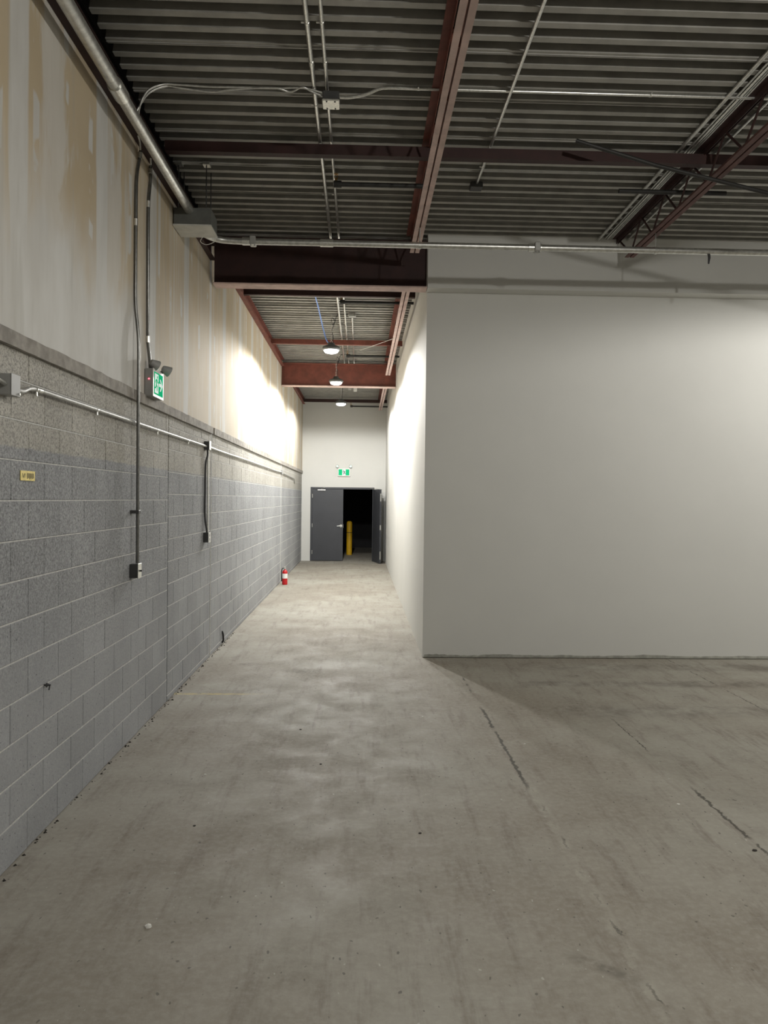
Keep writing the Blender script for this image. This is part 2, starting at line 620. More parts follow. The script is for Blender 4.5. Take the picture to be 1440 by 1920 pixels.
# painted partition facing the hall, and its bulkhead around the beam line
wf = build(MB().box(XR, HX, YF, YF + .16, 0.006, 4.60), 'wall_front', M['white_paint'], kind='structure')
build(MB().box(.732, HX, YB, YF, 4.205, deckz(YB) + .04), 'wall_front_upper', M['white_paint'], kind='structure')
build(MB().box(XR, HX, YF, YF + .16, 4.60, deckz(YB) + .2), 'wall_front_top', M['white_paint'], kind='structure')
mb = MB()
n = 150
vs, fs = [], []
for i in range(n + 1):
    x = XR + .02 + (HX - XR - .02) * (i / n) ** 1.3
    zt = .034 + .009 * sin(i * .31) * sin(i * .083) + random.uniform(-.005, .005)
    vs += [(x, YF, .008), (x, YF - .003, .008), (x, YF - .003, zt), (x, YF, zt + .002)]
for i in range(n):
    for k in range(4):
        j = (k + 1) % 4
        fs.append((i * 4 + k, i * 4 + 4 + k, i * 4 + 4 + j, i * 4 + j))
mb.add(vs, fs)
build(mb, 'raw_base_strip', M['raw_board'], wf)
build(MB().box(XR, XR + .16, YF + .16, YE + .1, 0, 5.1), 'wall_right', M['white_paint'], kind='structure')

# end wall with the double-door opening
DX0, DX1, DZ = -1.44, .42, 2.155
mb = MB()
mb.box(XL - .05, DX0, YE, YE + .15, 0, 5.1)
mb.box(DX1, XR + .02, YE, YE + .15, 0, 5.1)
mb.box(DX0, DX1, YE, YE + .15, DZ, 5.1)
build(mb, 'wall_end', M['white_paint'], kind='structure')
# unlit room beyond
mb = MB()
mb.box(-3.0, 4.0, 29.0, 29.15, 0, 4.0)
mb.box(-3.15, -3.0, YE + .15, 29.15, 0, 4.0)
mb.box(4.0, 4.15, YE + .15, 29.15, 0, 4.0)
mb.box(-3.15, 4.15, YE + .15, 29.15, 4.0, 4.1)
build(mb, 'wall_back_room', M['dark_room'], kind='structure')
# rest of the hall
build(MB().box(-2.0, HX + .2, HY0 - .2, HY0, 0, 5.1), 'wall_back', M['white_paint'], kind='structure')
build(MB().box(HX, HX + .2, HY0, YF + .2, 0, 5.1), 'wall_hall_right', M['white_paint'], kind='structure')

# roof: slab over ribbed steel deck sheets
ceil = build(MB().box(-2, HX + .2, HY0 - .2, 23, deckz(HY0) + .10, 5.3), 'ceiling', M['dark_steel'], kind='structure')
DP = .075
PITCH = .1524


def deck_mesh(name, x0, x1):
    prof = [(.003, -.007), (.003, 0), (.027, 0)]
    for k in range(4):
        y = k * PITCH
        prof += [(y + .005, DP), (y + PITCH - .005, DP), (y + PITCH - .027, 0)]
        if k < 3:
            prof += [(y + PITCH + .027, 0)]
    prof += [(4 * PITCH - .003, 0), (4 * PITCH - .003, -.007)]
    vs, fs = [], []
    for y, z in prof:
        vs += [(x0, y, z), (x1, y, z)]
    for i in range(len(prof) - 1):
        fs.append((2 * i, 2 * i + 2, 2 * i + 3, 2 * i + 1))
    me = bpy.data.meshes.new(name)
    me.from_pydata(vs, [], fs)
    me.materials.append(M['deck'])
    me.update()
    return me


def place_deck(me, ys):
    for y in ys:
        o = bpy.data.objects.new('deck_sheet', me)
        COL.objects.link(o)
        o.parent = ceil
        o.location = (0, y, deckz(y))
        o.rotation_euler = (-.006, 0, 0)


hall_deck = deck_mesh('deck_sheet', XL, HX)
PW = 4 * PITCH
place_deck(hall_deck, [YF - .05 - PW * (i + 1) for i in range(24)])
place_deck(deck_mesh('deck_sheet', XL, XR), [YF - .05 + PW * i for i in range(22)])

# double door
door = thing('door_1', None, None, ((DX0 + DX1) / 2, YE, 0), kind='structure')
mb = MB()
mb.bbox(DX0 - .0, DX0 + .055, YE - .012, YE + .16, 0, DZ, .003)
mb.bbox(DX1 - .055, DX1, YE - .012, YE + .16, 0, DZ, .003)
mb.bbox(DX0 + .055, DX1 - .055, YE - .012, YE + .16, DZ - .055, DZ, .003)
build(mb, 'door_frame', M['door_grey'], door)
LZ = 2.095
leafL = build(MB().bbox(-1.385, -.487, YE - .005, YE + .040, .012, LZ, .003), 'door_leaf', M['door_grey'], door, label='closed charcoal leaf with a lever')
for z in (.26, 1.04, 1.90):
    build(MB().cyl((-1.386, YE - .012, z - .055), (-1.386, YE - .012, z + .055), .011, 8), 'hinge', M['bright_steel'], leafL, True)
mb = MB()
mb.tube([(-.548, YE - .005, 1.03), (-.548, YE - .022, 1.03)], .040, 16)
mb.tube([(-.548, YE - .02, 1.03), (-.548, YE - .055, 1.03), (-.58, YE - .06, 1.03), (-.665, YE - .058, 1.022)], [.014, .013, .013, .011], 8)
build(mb, 'lever_handle', M['bright_steel'], leafL, True, label='bright steel lever handle')
build(MB().box(-.492, -.482, YE - .002, YE + .03, .98, 1.08), 'latch_plate', M['bright_steel'], leafL)
mb = MB()
mb.bbox(-1.235, -1.00, YE - .055, YE - .005, 2.055, 2.090, .005)
mb.tube([(-1.12, YE - .03, 2.09), (-1.12, YE - .04, 2.11), (-1.05, YE - .07, 2.125), (-1.02, YE - .015, 2.13)], .008, 6)
build(mb, 'door_closer', M['bright_steel'], leafL)
# open leaf, swung back towards the corridor side wall
hx, ex, ey = .372, .555, 21.755
ang = Vector((ex - hx, ey - YE, 0)).normalized()
nor = Vector((ang.y, -ang.x, 0))      # points to -X side
lw = .885


def leafpt(s, w_, z):
    p = Vector((hx, YE - .01, 0)) + ang * s - nor * w_ * -1
    return (p.x, p.y, z)


def leaf_box(s0, s1, w0, w1, z0, z1):
    m_ = MB()
    P = [leafpt(s0, w0, 0), leafpt(s1, w0, 0), leafpt(s1, w1, 0), leafpt(s0, w1, 0)]
    vs = [(p[0], p[1], z0) for p in P] + [(p[0], p[1], z1) for p in P]
    return m_.add(vs, [(0, 3, 2, 1), (4, 5, 6, 7), (0, 1, 5, 4), (1, 2, 6, 5), (2, 3, 7, 6), (3, 0, 4, 7)])


leafR = build(leaf_box(0, lw, -.045, 0, .012, LZ), 'door_leaf', M['door_grey'], door, label='charcoal leaf standing open')
for z0, z1 in ((1.76, 1.98), (.12, .35)):
    build(leaf_box(lw - .001, lw + .004, -.036, -.010, z0, z1), 'flush_bolt', M['bright_steel'], leafR)
build(leaf_box(lw - .001, lw + .005, -.040, -.004, .95, 1.09), 'strike_plate', M['bright_steel'], leafR)
mb = leaf_box(.25, .50, -.095, -.045, 2.03, 2.075)
a, b = leafpt(.4, -.07, 2.085), (.30, YE - .02, 2.125)
mb.tube([a, (.62, 22.25, 2.10), b], .009, 6)
build(mb, 'door_closer', M['steel'], leafR)

# ------------------------------------------------------------------ structural steel


def w_beam(name, label, yc, x0, x1, z0, z1, m, fw=.2, ft=.016):
    t = thing(name, label, 'beam', ((x0 + x1) / 2, yc, z0))
    build(MB().box(x0, x1, yc - .006, yc + .006, z0 + ft, z1 - ft), 'web', m, t)
    build(MB().bbox(x0, x1, yc - fw / 2, yc + fw / 2, z0, z0 + ft, .003), 'bottom_flange', M['red_lit'], t)
    build(MB().bbox(x0, x1, yc - fw / 2, yc + fw / 2, z1 - ft, z1, .003), 'top_flange', m, t)
    return t


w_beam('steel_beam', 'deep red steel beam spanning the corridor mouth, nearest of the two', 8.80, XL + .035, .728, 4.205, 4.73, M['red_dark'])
w_beam('steel_beam', 'bright red steel beam across the corridor behind the middle hanging lamp', 16.50, XL + .015, XR - .01, 4.195, 4.68, M['red_oxide'])


def ledger(label, y0, y1, za, zb, depth, m):
    t = thing('ledger_channel', label, 'channel', (XL + .03, (y0 + y1) / 2, za))
    ym = (y0 + y1) / 2
    build(MB().box(XL + .012, XL + .022, y0, y1, za, zb), 'web', m, t)
    build(MB().box(XL + .022, XL + depth, y0, y1, za, za + .009), 'bottom_flange', m, t)
    build(MB().box(XL + .022, XL + depth, y0, y1, zb - .009, zb), 'top_flange', m, t)


ledger('dark red channel along the top of the drywall beside the thick pipe', HY0, 8.68, 4.452, 4.62, .07, M['red_dark'])
ledger('red channel along the drywall top between the two corridor beams', 8.92, 16.38, 4.60, 4.745, .075, M['red_oxide'])
ledger('short red channel on the drywall top past the far corridor beam', 16.62, YE, 4.56, 4.70, .075, M['red_oxide'])


def joist(label, xc, y0, y1, yb0, yb1, m, node0=None):
    ym = (y0 + y1) / 2
    t = thing('steel_joist', label, 'joist', (xc, ym, deckz(ym) - .34), 'roof joists running into the depth')

    def bar(nm, sx, ya, yb, top):
        za, zb = deckz(ya), deckz(yb)
        f = .058 if top else .043
        g = .007
        th = .006
        if top:
            prof = [(g, -.060), (g, -.003), (f + g, -.003), (f + g, -.003 - th), (g + th, -.003 - th), (g + th, -.060)]
        else:
            prof = [(g, -.285), (g, -.34), (f + g, -.34), (f + g, -.34 + th), (g + th, -.34 + th), (g + th, -.285)]
        n_ = len(prof)
        vs = [(xc + sx * u, ya, za + v) for u, v in prof] + [(xc + sx * u, yb, zb + v) for u, v in prof]
        fs = [tuple(range(n_)), tuple(range(2 * n_ - 1, n_ - 1, -1))]
        for i in range(n_):
            j = (i + 1) % n_
            fs.append((i, n_ + i, n_ + j, j))
        build(MB().add(vs, fs), nm, m if top else (M['red_mid'] if m is M['red_dark'] else M['red_lit']), t)  # bottom chords use the bounce-lit copies of the primer

    for sx in (-1, 1):
        bar('top_chord', sx, y0, y1, True)
        bar('bottom_chord', sx, yb0, yb1, False)
    # web bars: a W pattern
    step = .61
    y = yb1 + .12
    prev = (xc, y1 - .06, deckz(y1) - .04)
    down = True
    yy = yb1 - .05
    while yy > yb0:
        p = (xc, yy, deckz(yy) - (.315 if down else .035))
        build(MB().tube([prev, p], .010, 6), 'web_bar', m, t, True)
        prev = p
        down = not down
        yy -= step / 2
    return t


J1, J2 = .553, 2.872
joist('red open web joist above the painted wall corner, nearest the middle', J1, 1.2, 8.75, 1.6, 8.30, M['red_oxide'])
joist('dark red open web joist at upper right with conduits beside it', J2, 1.2, 8.695, 1.6, 8.30, M['red_dark'])
joist('red open web joist along the corridor between the two beams', J1, 8.92, 16.45, 9.25, 16.22, M['red_oxide'])
joist('short red joist hanging before the corridor end wall', J1, 16.6, YE, 16.9, 22.35, M['red_oxide'])


def bridging(label, x0, x1, y, m, z0=None):
    zb = deckz(y) - .135 if z0 is None else z0
    t = MB()
    t.box(x0, x1, y, y + .008, zb, zb + .085)
    t.box(x0, x1, y + .008, y + .075, zb, zb + .008)
    t.box(x0, x1, y + .008, y + .075, zb + .077, zb + .085)
    build(t, 'bridging_channel', m, label=label, cat='channel', group='channels bridging the joists')


bridging('dark red channel crossing the ceiling in front of the first hall conduits', XL + .06, HX, 6.47, M['red_dark'])
bridging('dark channel across the corridor ceiling just past the nearest beam', XL + .05, XR, 10.85, M['red_dark'])
bridging('red channel across the corridor ceiling above the first hanging lamp', XL + .05, XR, 14.15, M['red_oxide'])
bridging('dark red channel across the ceiling right at the end wall', XL + .05, XR, 22.2, M['red_dark'])

# ------------------------------------------------------------------ ceiling services


def smooth_path(P, n=6):
    P = [Vector(p) for p in P]
    out = []
    for i in range(len(P) - 1):
        p0 = P[max(i - 1, 0)]; p1 = P[i]; p2 = P[i + 1]; p3 = P[min(i + 2, len(P) - 1)]
        for k in range(n):
            t = k / n
            out.append(.5 * ((2 * p1) + (p2 - p0) * t + (2 * p0 - 5 * p1 + 4 * p2 - p3) * t * t + (3 * p1 - p0 - 3 * p2 + p3) * t ** 3))
    out.append(P[-1])
    return out


def conduit(label, path, r, m=None, couplings=(), straps=(), cat='conduit', name='conduit', group=None, pipe_name='tube'):
    """couplings/straps: list of (point, direction)"""
    P = [Vector(p) for p in path]
    t = thing(name, label, cat, sum(P, Vector((0, 0, 0))) / len(P), group)
    m = m or M['steel']
    build(MB().tube(P, r, 12), pipe_name, m, t, True)
    for p, d in couplings:
        p = Vector(p); d = Vector(d).normalized()
        build(MB().tube([p - d * r * 2, p + d * r * 2], r * 1.22, 12), 'coupling', M['bright_steel'], t, True)
    for p, d, side in straps:
        p = Vector(p); d = Vector(d).normalized(); s = Vector(side).normalized()
        mb_ = MB().tube([p - d * .009, p + d * .009], r * 1.18, 12)
        mb_.tube([p + s * r, p + s * (r + .022)], .007, 6)
        build(mb_, 'strap', M['bright_steel'], t, True)
    return t


def up(y, r):
    return deckz(y) - r - .003


# thick pipe along the wall into the pull box, and the pipe out of it across the hall
conduit('thick bright pipe running along the left wall top into the grey box',
        [(-1.545, -5.5, 4.375), (-1.545, 6.97, 4.375)], .040,
        couplings=(((-1.545, 4.95, 4.375), (0, 1, 0)),), cat='pipe', name='thick_pipe')
pb = thing('pull_box', 'grey steel pull box hung from rods at the end of the thick pipe', 'box', (-1.515, 7.10, 4.23))
build(MB().box(-1.678, -1.352, 6.955, 7.25, 4.245, 4.392), 'box_body', M['box_shaded'], pb)
build(MB().box(-1.684, -1.346, 6.945, 7.258, 4.232, 4.245), 'cover', M['cover_grey'], pb)
for x in (-1.645, -1.40):
    for y in (6.99, 7.20):
        build(MB().cyl((x, y, 4.392), (x, y, deckz(y) - .005), .005, 6), 'hanger_rod', M['dark_steel'], pb, True)
    build(MB().box(x - .03, x + .03, 6.96, 7.04, deckz(7) - .028, deckz(7) - .003), 'rod_bracket', M['bright_steel'], pb)
build(MB().tube(smooth_path([(-1.47, 7.22, 4.232), (-1.50, 7.24, 4.19), (-1.45, 7.25, 4.165), (-1.38, 7.25, 4.19), (-1.36, 7.25, 4.235)]), .003, 5),
      'ground_wire', M['white_cord'], pb, True)
hp = smooth_path([(-1.50, 7.25, 4.305), (-1.48, 7.40, 4.305), (-1.40, 7.51, 4.305), (-1.25, 7.55, 4.303), (-.9, 7.552, 4.302)], 6) + [(HX, 7.55, 4.30)]
hpipe = conduit('long bright pipe crossing in front of the painted wall from the grey box', hp, .031,
                couplings=(((-1.10, 7.55, 4.303), (1, 0, 0)), ((-.35, 7.552, 4.302), (1, 0, 0)), ((1.68, 7.552, 4.301), (1, 0, 0)), ((4.8, 7.55, 4.3), (1, 0, 0))),
                cat='pipe', name='cross_pipe')
for x in (-1.06, 1.70):
    mb = MB().bbox(x - .028, x + .028, 7.50, 7.60, 4.262, 4.345, .006)
    for dx in (-.018, .018):
        mb.cyl((x + dx, 7.52, 4.245), (x + dx, 7.52, 4.262), .006, 6)
    build(mb, 'clamp', M['box_grey'], hpipe)
mb = MB().tube([(3.405, 7.55, 4.27), (3.40, 7.53, 4.235), (3.395, 7.53, 4.175)], [.014, .012, .008], 8)
build(mb, 'hook', M['dark_steel'], hpipe, True)
for x, jz in ((J1, 0), (J2, 0)):
    mb = MB().tube([(x, 7.552, 4.33), (x, 7.552, deckz(7.55) - .335)], .006, 6)
    mb.tube([(x - .012, 7.552, 4.30), (x + .012, 7.552, 4.30)], .036, 12)
    build(mb, 'hanger', M['steel'], hpipe, True)

# the two conduits running under the deck into the corridor
for lab, x, r in (('thicker left one of the paired bright conduits under the deck', -.365, .0155),
                  ('thinner right one of the paired bright conduits under the deck', -.272, .0125)):
    st = [((x, y, up(y, r)), (0, 1, 0), (-1, 0, 0)) for y in (4.9, 5.9, 7.6, 10.4, 13.0)]
    conduit(lab, [(x, 0.5, up(.5, r)), (x, 20.0, up(20, r))], r, M['bright_steel'],
            couplings=[((x, y, up(y, r)), (0, 1, 0)) for y in (5.35, 7.95)], straps=st, group='paired conduits under the deck')
x, r = -.158, .0125
conduit('third bright conduit starting from the small box in the corridor', [(x, 12.45, up(12.45, r)), (x, 20.2, up(20.2, r))], r, M['bright_steel'])
build(MB().bbox(-.215, -.10, 12.33, 12.45, deckz(12.4) - .055, deckz(12.4) - .003, .005), 'junction_box', M['steel'],
      label='small steel box on the corridor deck above the first lamp', cat='box')
mb = MB().bbox(-.20, -.11, 20.2, 20.32, deckz(20.2) - .10, deckz(20.2) - .02, .006)
build(mb, 'junction_box', M['plastic_white'], label='small pale box on the deck near the last corridor lamp', cat='box')
mb = MB().bbox(-.34, -.26, 19.9, 20.0, deckz(20) - .11, deckz(20) - .03, .006)
build(mb, 'junction_box', M['steel'], label='steel box beside the pale one near the last lamp', cat='box')

# square box with a bright cover under the pair
jb = thing('junction_box', 'deep dark box with a bright square cover under the paired conduits', 'box', (-.243, 5.70, 4.70))
build(MB().bbox(-.303, -.183, 5.64, 5.76, 4.712, deckz(5.7) - .045, .005), 'box_body', M['dark_steel'], jb)
mb = MB().bbox(-.307, -.179, 5.632, 5.768, 4.697, 4.712, .006)
cov = build(mb, 'cover', M['bright_steel'], jb, label='bright square cover plate')
for sx in (-.03, .03):
    for yy in (5.65, 5.75):
        build(MB().cyl((-.243 + sx, yy, 4.693), (-.243 + sx, yy, 4.698), .006, 6), 'screw', M['dark_steel'], cov)
# flexible cables from the box over the pipe to the wall conduits
lay1 = smooth_path([(-.305, 5.68, 4.75), (-.38, 5.66, 4.77), (-.45, 5.63, 4.785), (-.54, 5.68, 4.775), (-.66, 5.65, 4.785), (-.96, 5.68, 4.78),
                    (-1.12, 5.71, 4.775), (-1.32, 5.68, 4.78), (-1.42, 5.64, 4.77), (-1.53, 5.60, 4.70), (-1.60, 5.58, 4.58), (-1.637, 5.60, 4.50),
                    (-1.645, 5.72, 4.46), (-1.652, 5.80, 4.44), (-1.662, 5.85, 4.405)])
build(MB().tube(lay1, .0075, 8), 'flexible_cable', M['steel'], smooth=True,
      label='looping armoured cable from the bright cover box to the longer wall conduit', cat='cable', group='armoured cables')
lay2 = smooth_path([(-.305, 5.66, 4.765), (-.45, 5.64, 4.785), (-.66, 5.66, 4.787), (-.96, 5.66, 4.787), (-1.12, 5.66, 4.785), (-1.32, 5.64, 4.782),
                    (-1.44, 5.61, 4.765), (-1.54, 5.57, 4.69), (-1.605, 5.60, 4.56), (-1.635, 5.80, 4.53), (-1.64, 5.96, 4.53), (-1.648, 6.06, 4.49), (-1.662, 6.14, 4.42)])
build(MB().tube(lay2, .0075, 8), 'flexible_cable', M['steel'], smooth=True,
      label='straighter armoured cable from the bright cover box to the exit sign conduit', cat='cable', group='armoured cables')
# branch conduit to the right
r = .011
conduit('bright branch conduit running right from the bright cover box',
        smooth_path([(-.18, 5.70, 4.755), (-.10, 5.70, 4.757), (.02, 5.68, 4.775), (.13, 5.65, up(5.65, r)), (.3, 5.645, up(5.645, r))], 4) + [(HX - .1, 5.64, up(5.64, r))],
        r, M['bright_steel'], straps=[((x, 5.645, up(5.645, r)), (1, 0, 0), (0, -1, 0)) for x in (.39, 2.09)])
r = .013
conduit('single bright conduit on the deck right of the first joist', [(1.075, .5, up(.5, r)), (1.060, 7.24, up(7.24, r))], r, M['bright_steel'],
        straps=[((1.064, 6.9, up(6.9, r)), (0, 1, 0), (-1, 0, 0))])
build(MB().bbox(1.00, 1.115, 7.24, 7.35, deckz(7.3) - .055, deckz(7.3) - .003, .005), 'junction_box', M['dark_steel'],
      label='small dark box at the end of the single conduit right of the first joist', cat='box')
# bundle beside the second joist
for i, (x, r, m, lab) in enumerate((
        (2.655, .016, 'steel', 'thickest conduit left of the second joist'),
        (2.725, .008, 'steel', 'thin conduit, first right of the thickest one by the second joist'),
        (2.752, .010, 'bright_steel', 'bright conduit in the bundle by the second joist'),
        (2.778, .007, 'steel', 'thin conduit right of the bright one in the bundle'),
        (2.798, .007, 'steel', 'thin conduit of the bundle touching the second joist'),
        (2.985, .012, 'steel', 'lone conduit on the right side of the second joist'))):
    conduit(lab, [(x, .5, up(.5, r)), (x, 8.69, up(8.69, r))], r, M[m], group='conduits along the second joist')

# dark sprinkler arms


def sprinkler(label, x0, x1, y, z, r=.021, upright=True):
    t = thing('sprinkler_arm', label, 'sprinkler', (x0, y, z), 'sprinkler arms')
    build(MB().tube([(x0, y, z), (x1, y, z)], r, 10), 'pipe', M['black_pipe'], t, True)
    build(MB().tube([(x0 - .02, y, z), (x0 + .05, y, z)], r * 1.5, 10), 'elbow', M['black_pipe'], t, True)
    mb_ = MB().tube([(x0, y, z + r), (x0, y, z + r + .035)], .012, 8)
    mb_.tube([(x0 - .012, y, z + r + .03), (x0 - .016, y, z + r + .05), (x0, y, z + r + .07), (x0 + .016, y, z + r + .05), (x0 + .012, y, z + r + .03)], .004, 5)
    mb_.cyl((x0, y, z + r + .068), (x0, y, z + r + .072), .02, 10)
    build(mb_, 'sprinkler_head', M['brass'], t, True)


sprinkler('black sprinkler arm with its head under the paired conduits, before the corridor', -.25, .62, 7.10, 4.69)
sprinkler('black sprinkler arm in the corridor just past the nearest beam', -.30, XR, 11.20, 4.66)
sprinkler('black sprinkler arm near the far red beam in the corridor', -.28, XR, 15.25, 4.63)
sprinkler('black sprinkler arm in front of the corridor end wall', -.28, XR, 21.6, 4.40)
build(MB().tube([(2.35, 7.10, 4.69), (3.35, 7.10, 4.69)], .021, 10), 'black_pipe', M['black_pipe'], smooth=True,
      label='short black pipe crossing above the second joist bottom', cat='pipe')
build(MB().tube([(1.70, 6.20, 4.72), (2.35, 6.20, 4.54), (4.6, 6.20, 4.05)], .017, 8), 'black_pipe', M['black_pipe'], smooth=True,
      label='slanting black pipe dropping to the right past the second joist', cat='pipe')
mb = MB()
mb.tube([(-.03, 13.1, 4.33), (.545, 12.55, 4.437)], .004, 5)
build(mb, 'tie_wire', M['white_cord'], label='thin pale wire slanting across the corridor joist', cat='wire')

# ------------------------------------------------------------------ corridor lamps


def lamp(label, x, y, zb, lens, watts, tint, wide=False, blend=.20):
    t = thing('hanging_lamp', label, 'lamp', (x, y, zb), 'hanging disc lamps')
    build(MB().lathe([(.122, 0), (.145, .012), (.148, .030), (.135, .045), (.10, .052), (.095, .070), (.06, .078), (.055, .115), (.0, .118)], (x, y, zb + .006), 28),
          'housing', M['plastic_dark'], t, True)
    build(MB().lathe([(.062, -.046), (.100, -.034), (.117, -.012), (.120, .006)], (x, y, zb + .004), 16), 'lens', lens, t, True)
    mb_ = MB()
    for k in range(16):
        a_ = 2 * pi * k / 16
        c_, s_ = cos(a_), sin(a_)
        mb_.tube([(x + .062 * c_, y + .062 * s_, zb + .085), (x + .135 * c_, y + .135 * s_, zb + .055)], .004, 4)
    build(mb_, 'cooling_fins', M['plastic_dark'], t)
    zt = deckz(y) - .003
    z0 = zb + .12
    ld = bpy.data.lights.new('lamp_light', 'POINT' if wide else 'SPOT')
    ld.energy = watts
    ld.color = tint
    if not wide:
        ld.spot_size = pi
        ld.spot_blend = blend
    ld.shadow_soft_size = .09
    lo = bpy.data.objects.new('lamp_light', ld)
    COL.objects.link(lo)
    lo.parent = t
    lo.location = (0, 0, -.14)
    hk = MB().tube(smooth_path([(x, y, z0), (x + .016, y, z0 + .02), (x, y, z0 + .042), (x - .016, y, z0 + .02), (x, y, z0 + .002)], 5), .004, 6)
    build(hk, 'hook', M['bright_steel'], t, True)
    ch = MB()
    z = z0 + .034
    k = 0
    while z < zt - .03:
        d = (1, 0) if k % 2 else (0, 1)
        ring = []
        for q in range(9):
            a_ = 2 * pi * q / 8
            ring.append((x + d[0] * .009 * cos(a_) + .004 * sin(z * 40), y + d[1] * .009 * cos(a_), z + .017 + .018 * sin(a_)))
        ch.tube(ring, .0028, 4, False)
        z += .028
        k += 1
    build(ch, 'chain', M['steel'], t, True)
    if zt - z0 < .45:
        build(MB().tube([(x + .02, y, z0 - .005), (x + .04, y, (z0 + zt) / 2), (x + .03, y, zt)], .0055, 6), 'power_cord', M['black'], t, True)
        return t
    cord = smooth_path([(x + .02, y, z0 - .005), (x + .03, y, z0 + .10), (x + .005, y + .02, z0 + .2), (x + .035, y, z0 + .28), (x + .05, y, z0 + .36), (x + .0, y, z0 + .40),
                        (x + .01, y, z0 + .30), (x + .05, y, z0 + .33), (x + .10, y, zt - .02), (x + .28, y, zt - .012)], 5)
    cord = [Vector((p.x, p.y, min(p.z, zt - .006))) for p in cord]
    build(MB().tube(cord, .0055, 6), 'power_cord', M['black'], t, True)
    return t


l1 = lamp('nearest of the three lit disc lamps hanging in the corridor', -.485, 12.40, 4.185, M['lens_corridor'], CORRIDOR_POWER, (1.0, .985, .95))
build(MB().tube(smooth_path([(-.52, 12.40, 4.30), (-.56, 12.40, 4.35), (-.60, 12.38, 4.47), (-.64, 12.2, 4.62), (-.66, 11.7, 4.70), (-.68, 10.98, 4.735), (-.70, 10.4, 4.755), (-.76, 9.6, 4.775)]), .010, 8),
      'blue_cable', M['blue_cable'], smooth=True, label='blue cable drooping to the nearest corridor lamp', cat='cable')
copy_tree(l1, (-.51, 15.75, 4.175), 'middle one of the three lit disc lamps hanging in the corridor')
lamp('farthest of the three lit disc lamps in the corridor, by the end wall', -.50, 19.35, 4.185, M['lens_corridor'], CORRIDOR_POWER * .55, (1.0, .985, .95))
lamp('lit disc lamp in the hall beyond the right edge', 6.1, 6.1, 4.46, M['lens_hall'], HALL_POWER * .66, (1.0, .97, .91), False, .22)
lamp('unseen fill lamp added over the hall near the camera', 2.5, 0.9, 4.52, M['lens_hall'], HALL_POWER * .47, (1.0, .97, .91), True)  # unseen lamp, added to brighten the near wall and floor

# ------------------------------------------------------------------ exit signs


def man(fn, s, u0, v0, m, parent, t=.0015):
    """running figure in a box of size s with its lower left corner at (u0, v0)"""
    def P(*pts):
        return [(u0 + a_ * s, v0 + b_ * s) for a_, b_ in pts]
    mb_ = MB()
    mb_.prism([(u0 + (.60 + .085 * cos(2 * pi * k / 10)) * s, v0 + (.90 + .085 * sin(2 * pi * k / 10)) * s) for k in range(10)], fn, t)
    mb_.prism(P((.40, .78), (.56, .80), (.62, .74), (.50, .42), (.34, .46)), fn, t)
    mb_.prism(P((.56, .80), (.62, .74), (.74, .62), (.86, .64), (.86, .57), (.70, .54)), fn, t)
    mb_.prism(P((.42, .78), (.22, .70), (.14, .54), (.21, .51), (.28, .63), (.44, .68)), fn, t)
    mb_.prism(P((.36, .47), (.50, .42), (.66, .36), (.60, .06), (.50, .08), (.53, .30), (.38, .34)), fn, t)
    mb_.prism(P((.34, .48), (.44, .40), (.34, .22), (.06, .16), (.04, .25), (.26, .30)), fn, t)
    return build(mb_, 'running_figure', m, parent)


def lamp_head(c, d, parent, lens_m):
    c = Vector(c); d = Vector(d).normalized()
    h = build(MB().tube([c - d * .034, c - d * .024, c + d * .026, c + d * .030], [.022, .027, .044, .044], 16), 'lamp_head', M['plastic_grey'], parent, True)
    build(MB().tube([c + d * .0305, c + d * .033], .038, 16), 'lens', lens_m, h, True)


ex1 = thing('exit_sign', 'green exit sign with arrow and two lamp heads on the left wall', 'sign', (-1.655, 6.245, 2.61))
build(MB().bbox(-1.69, -1.622, 6.092, 6.402, 2.613, 2.828, .008), 'housing', M['plastic_grey'], ex1)  # pale plastic greyed, the housing's shaded side put into the colour
build(MB().bbox(-1.624, -1.6185, 6.090, 6.404, 2.611, 2.830, .002), 'face_frame', M['plastic_white'], ex1)


def f1(u, v, w_):
    return (-1.6185 + w_, 6.112 + u, 2.633 + v)


face = build(MB().prism([(0, 0), (.268, 0), (.268, .175), (0, .175)], f1, .001), 'sign_panel', M['sign_green'], ex1, label='green pictogram panel')


def f1b(u, v, w_):
    return (-1.6175 + w_, 6.112 + u, 2.633 + v)


build(MB().prism([(.022, .012), (.125, .012), (.125, .163), (.022, .163)], f1b, .001), 'doorway', M['sign_white'], face)


def f1c(u, v, w_):
    return (-1.6165 + w_, 6.112 + u, 2.633 + v)


man(f1c, .13, .010, .022, M['sign_green'], face, .001)
build(MB().prism([(.145, .074), (.195, .074), (.170, .125), (.195, .125), (.25, .0875), (.195, .05), (.170, .05), (.195, .101), (.145, .101)][0:0] or
                 [(.145, .075), (.205, .075), (.172, .040), (.198, .040), (.252, .0875), (.198, .135), (.172, .135), (.205, .100), (.145, .100)], f1b, .001),
      'arrow', M['sign_white'], face)
lamp_head((-1.628, 6.15, 2.868), (.62, .62, -.40), ex1, M['plastic_white'])
lamp_head((-1.590, 6.375, 2.858), (.70, .55, -.40), ex1, M['plastic_white'])
build(MB().tube([(-1.63, 6.15, 2.826), (-1.62, 6.16, 2.85)], .014, 8), 'swivel', M['plastic_dark'], ex1, True)
build(MB().tube([(-1.64, 6.37, 2.826), (-1.61, 6.372, 2.85)], .014, 8), 'swivel', M['plastic_dark'], ex1, True)
build(MB().cyl((-1.652, 6.092, 2.745), (-1.652, 6.087, 2.745), .006, 10), 'indicator', M['led_red'], ex1)

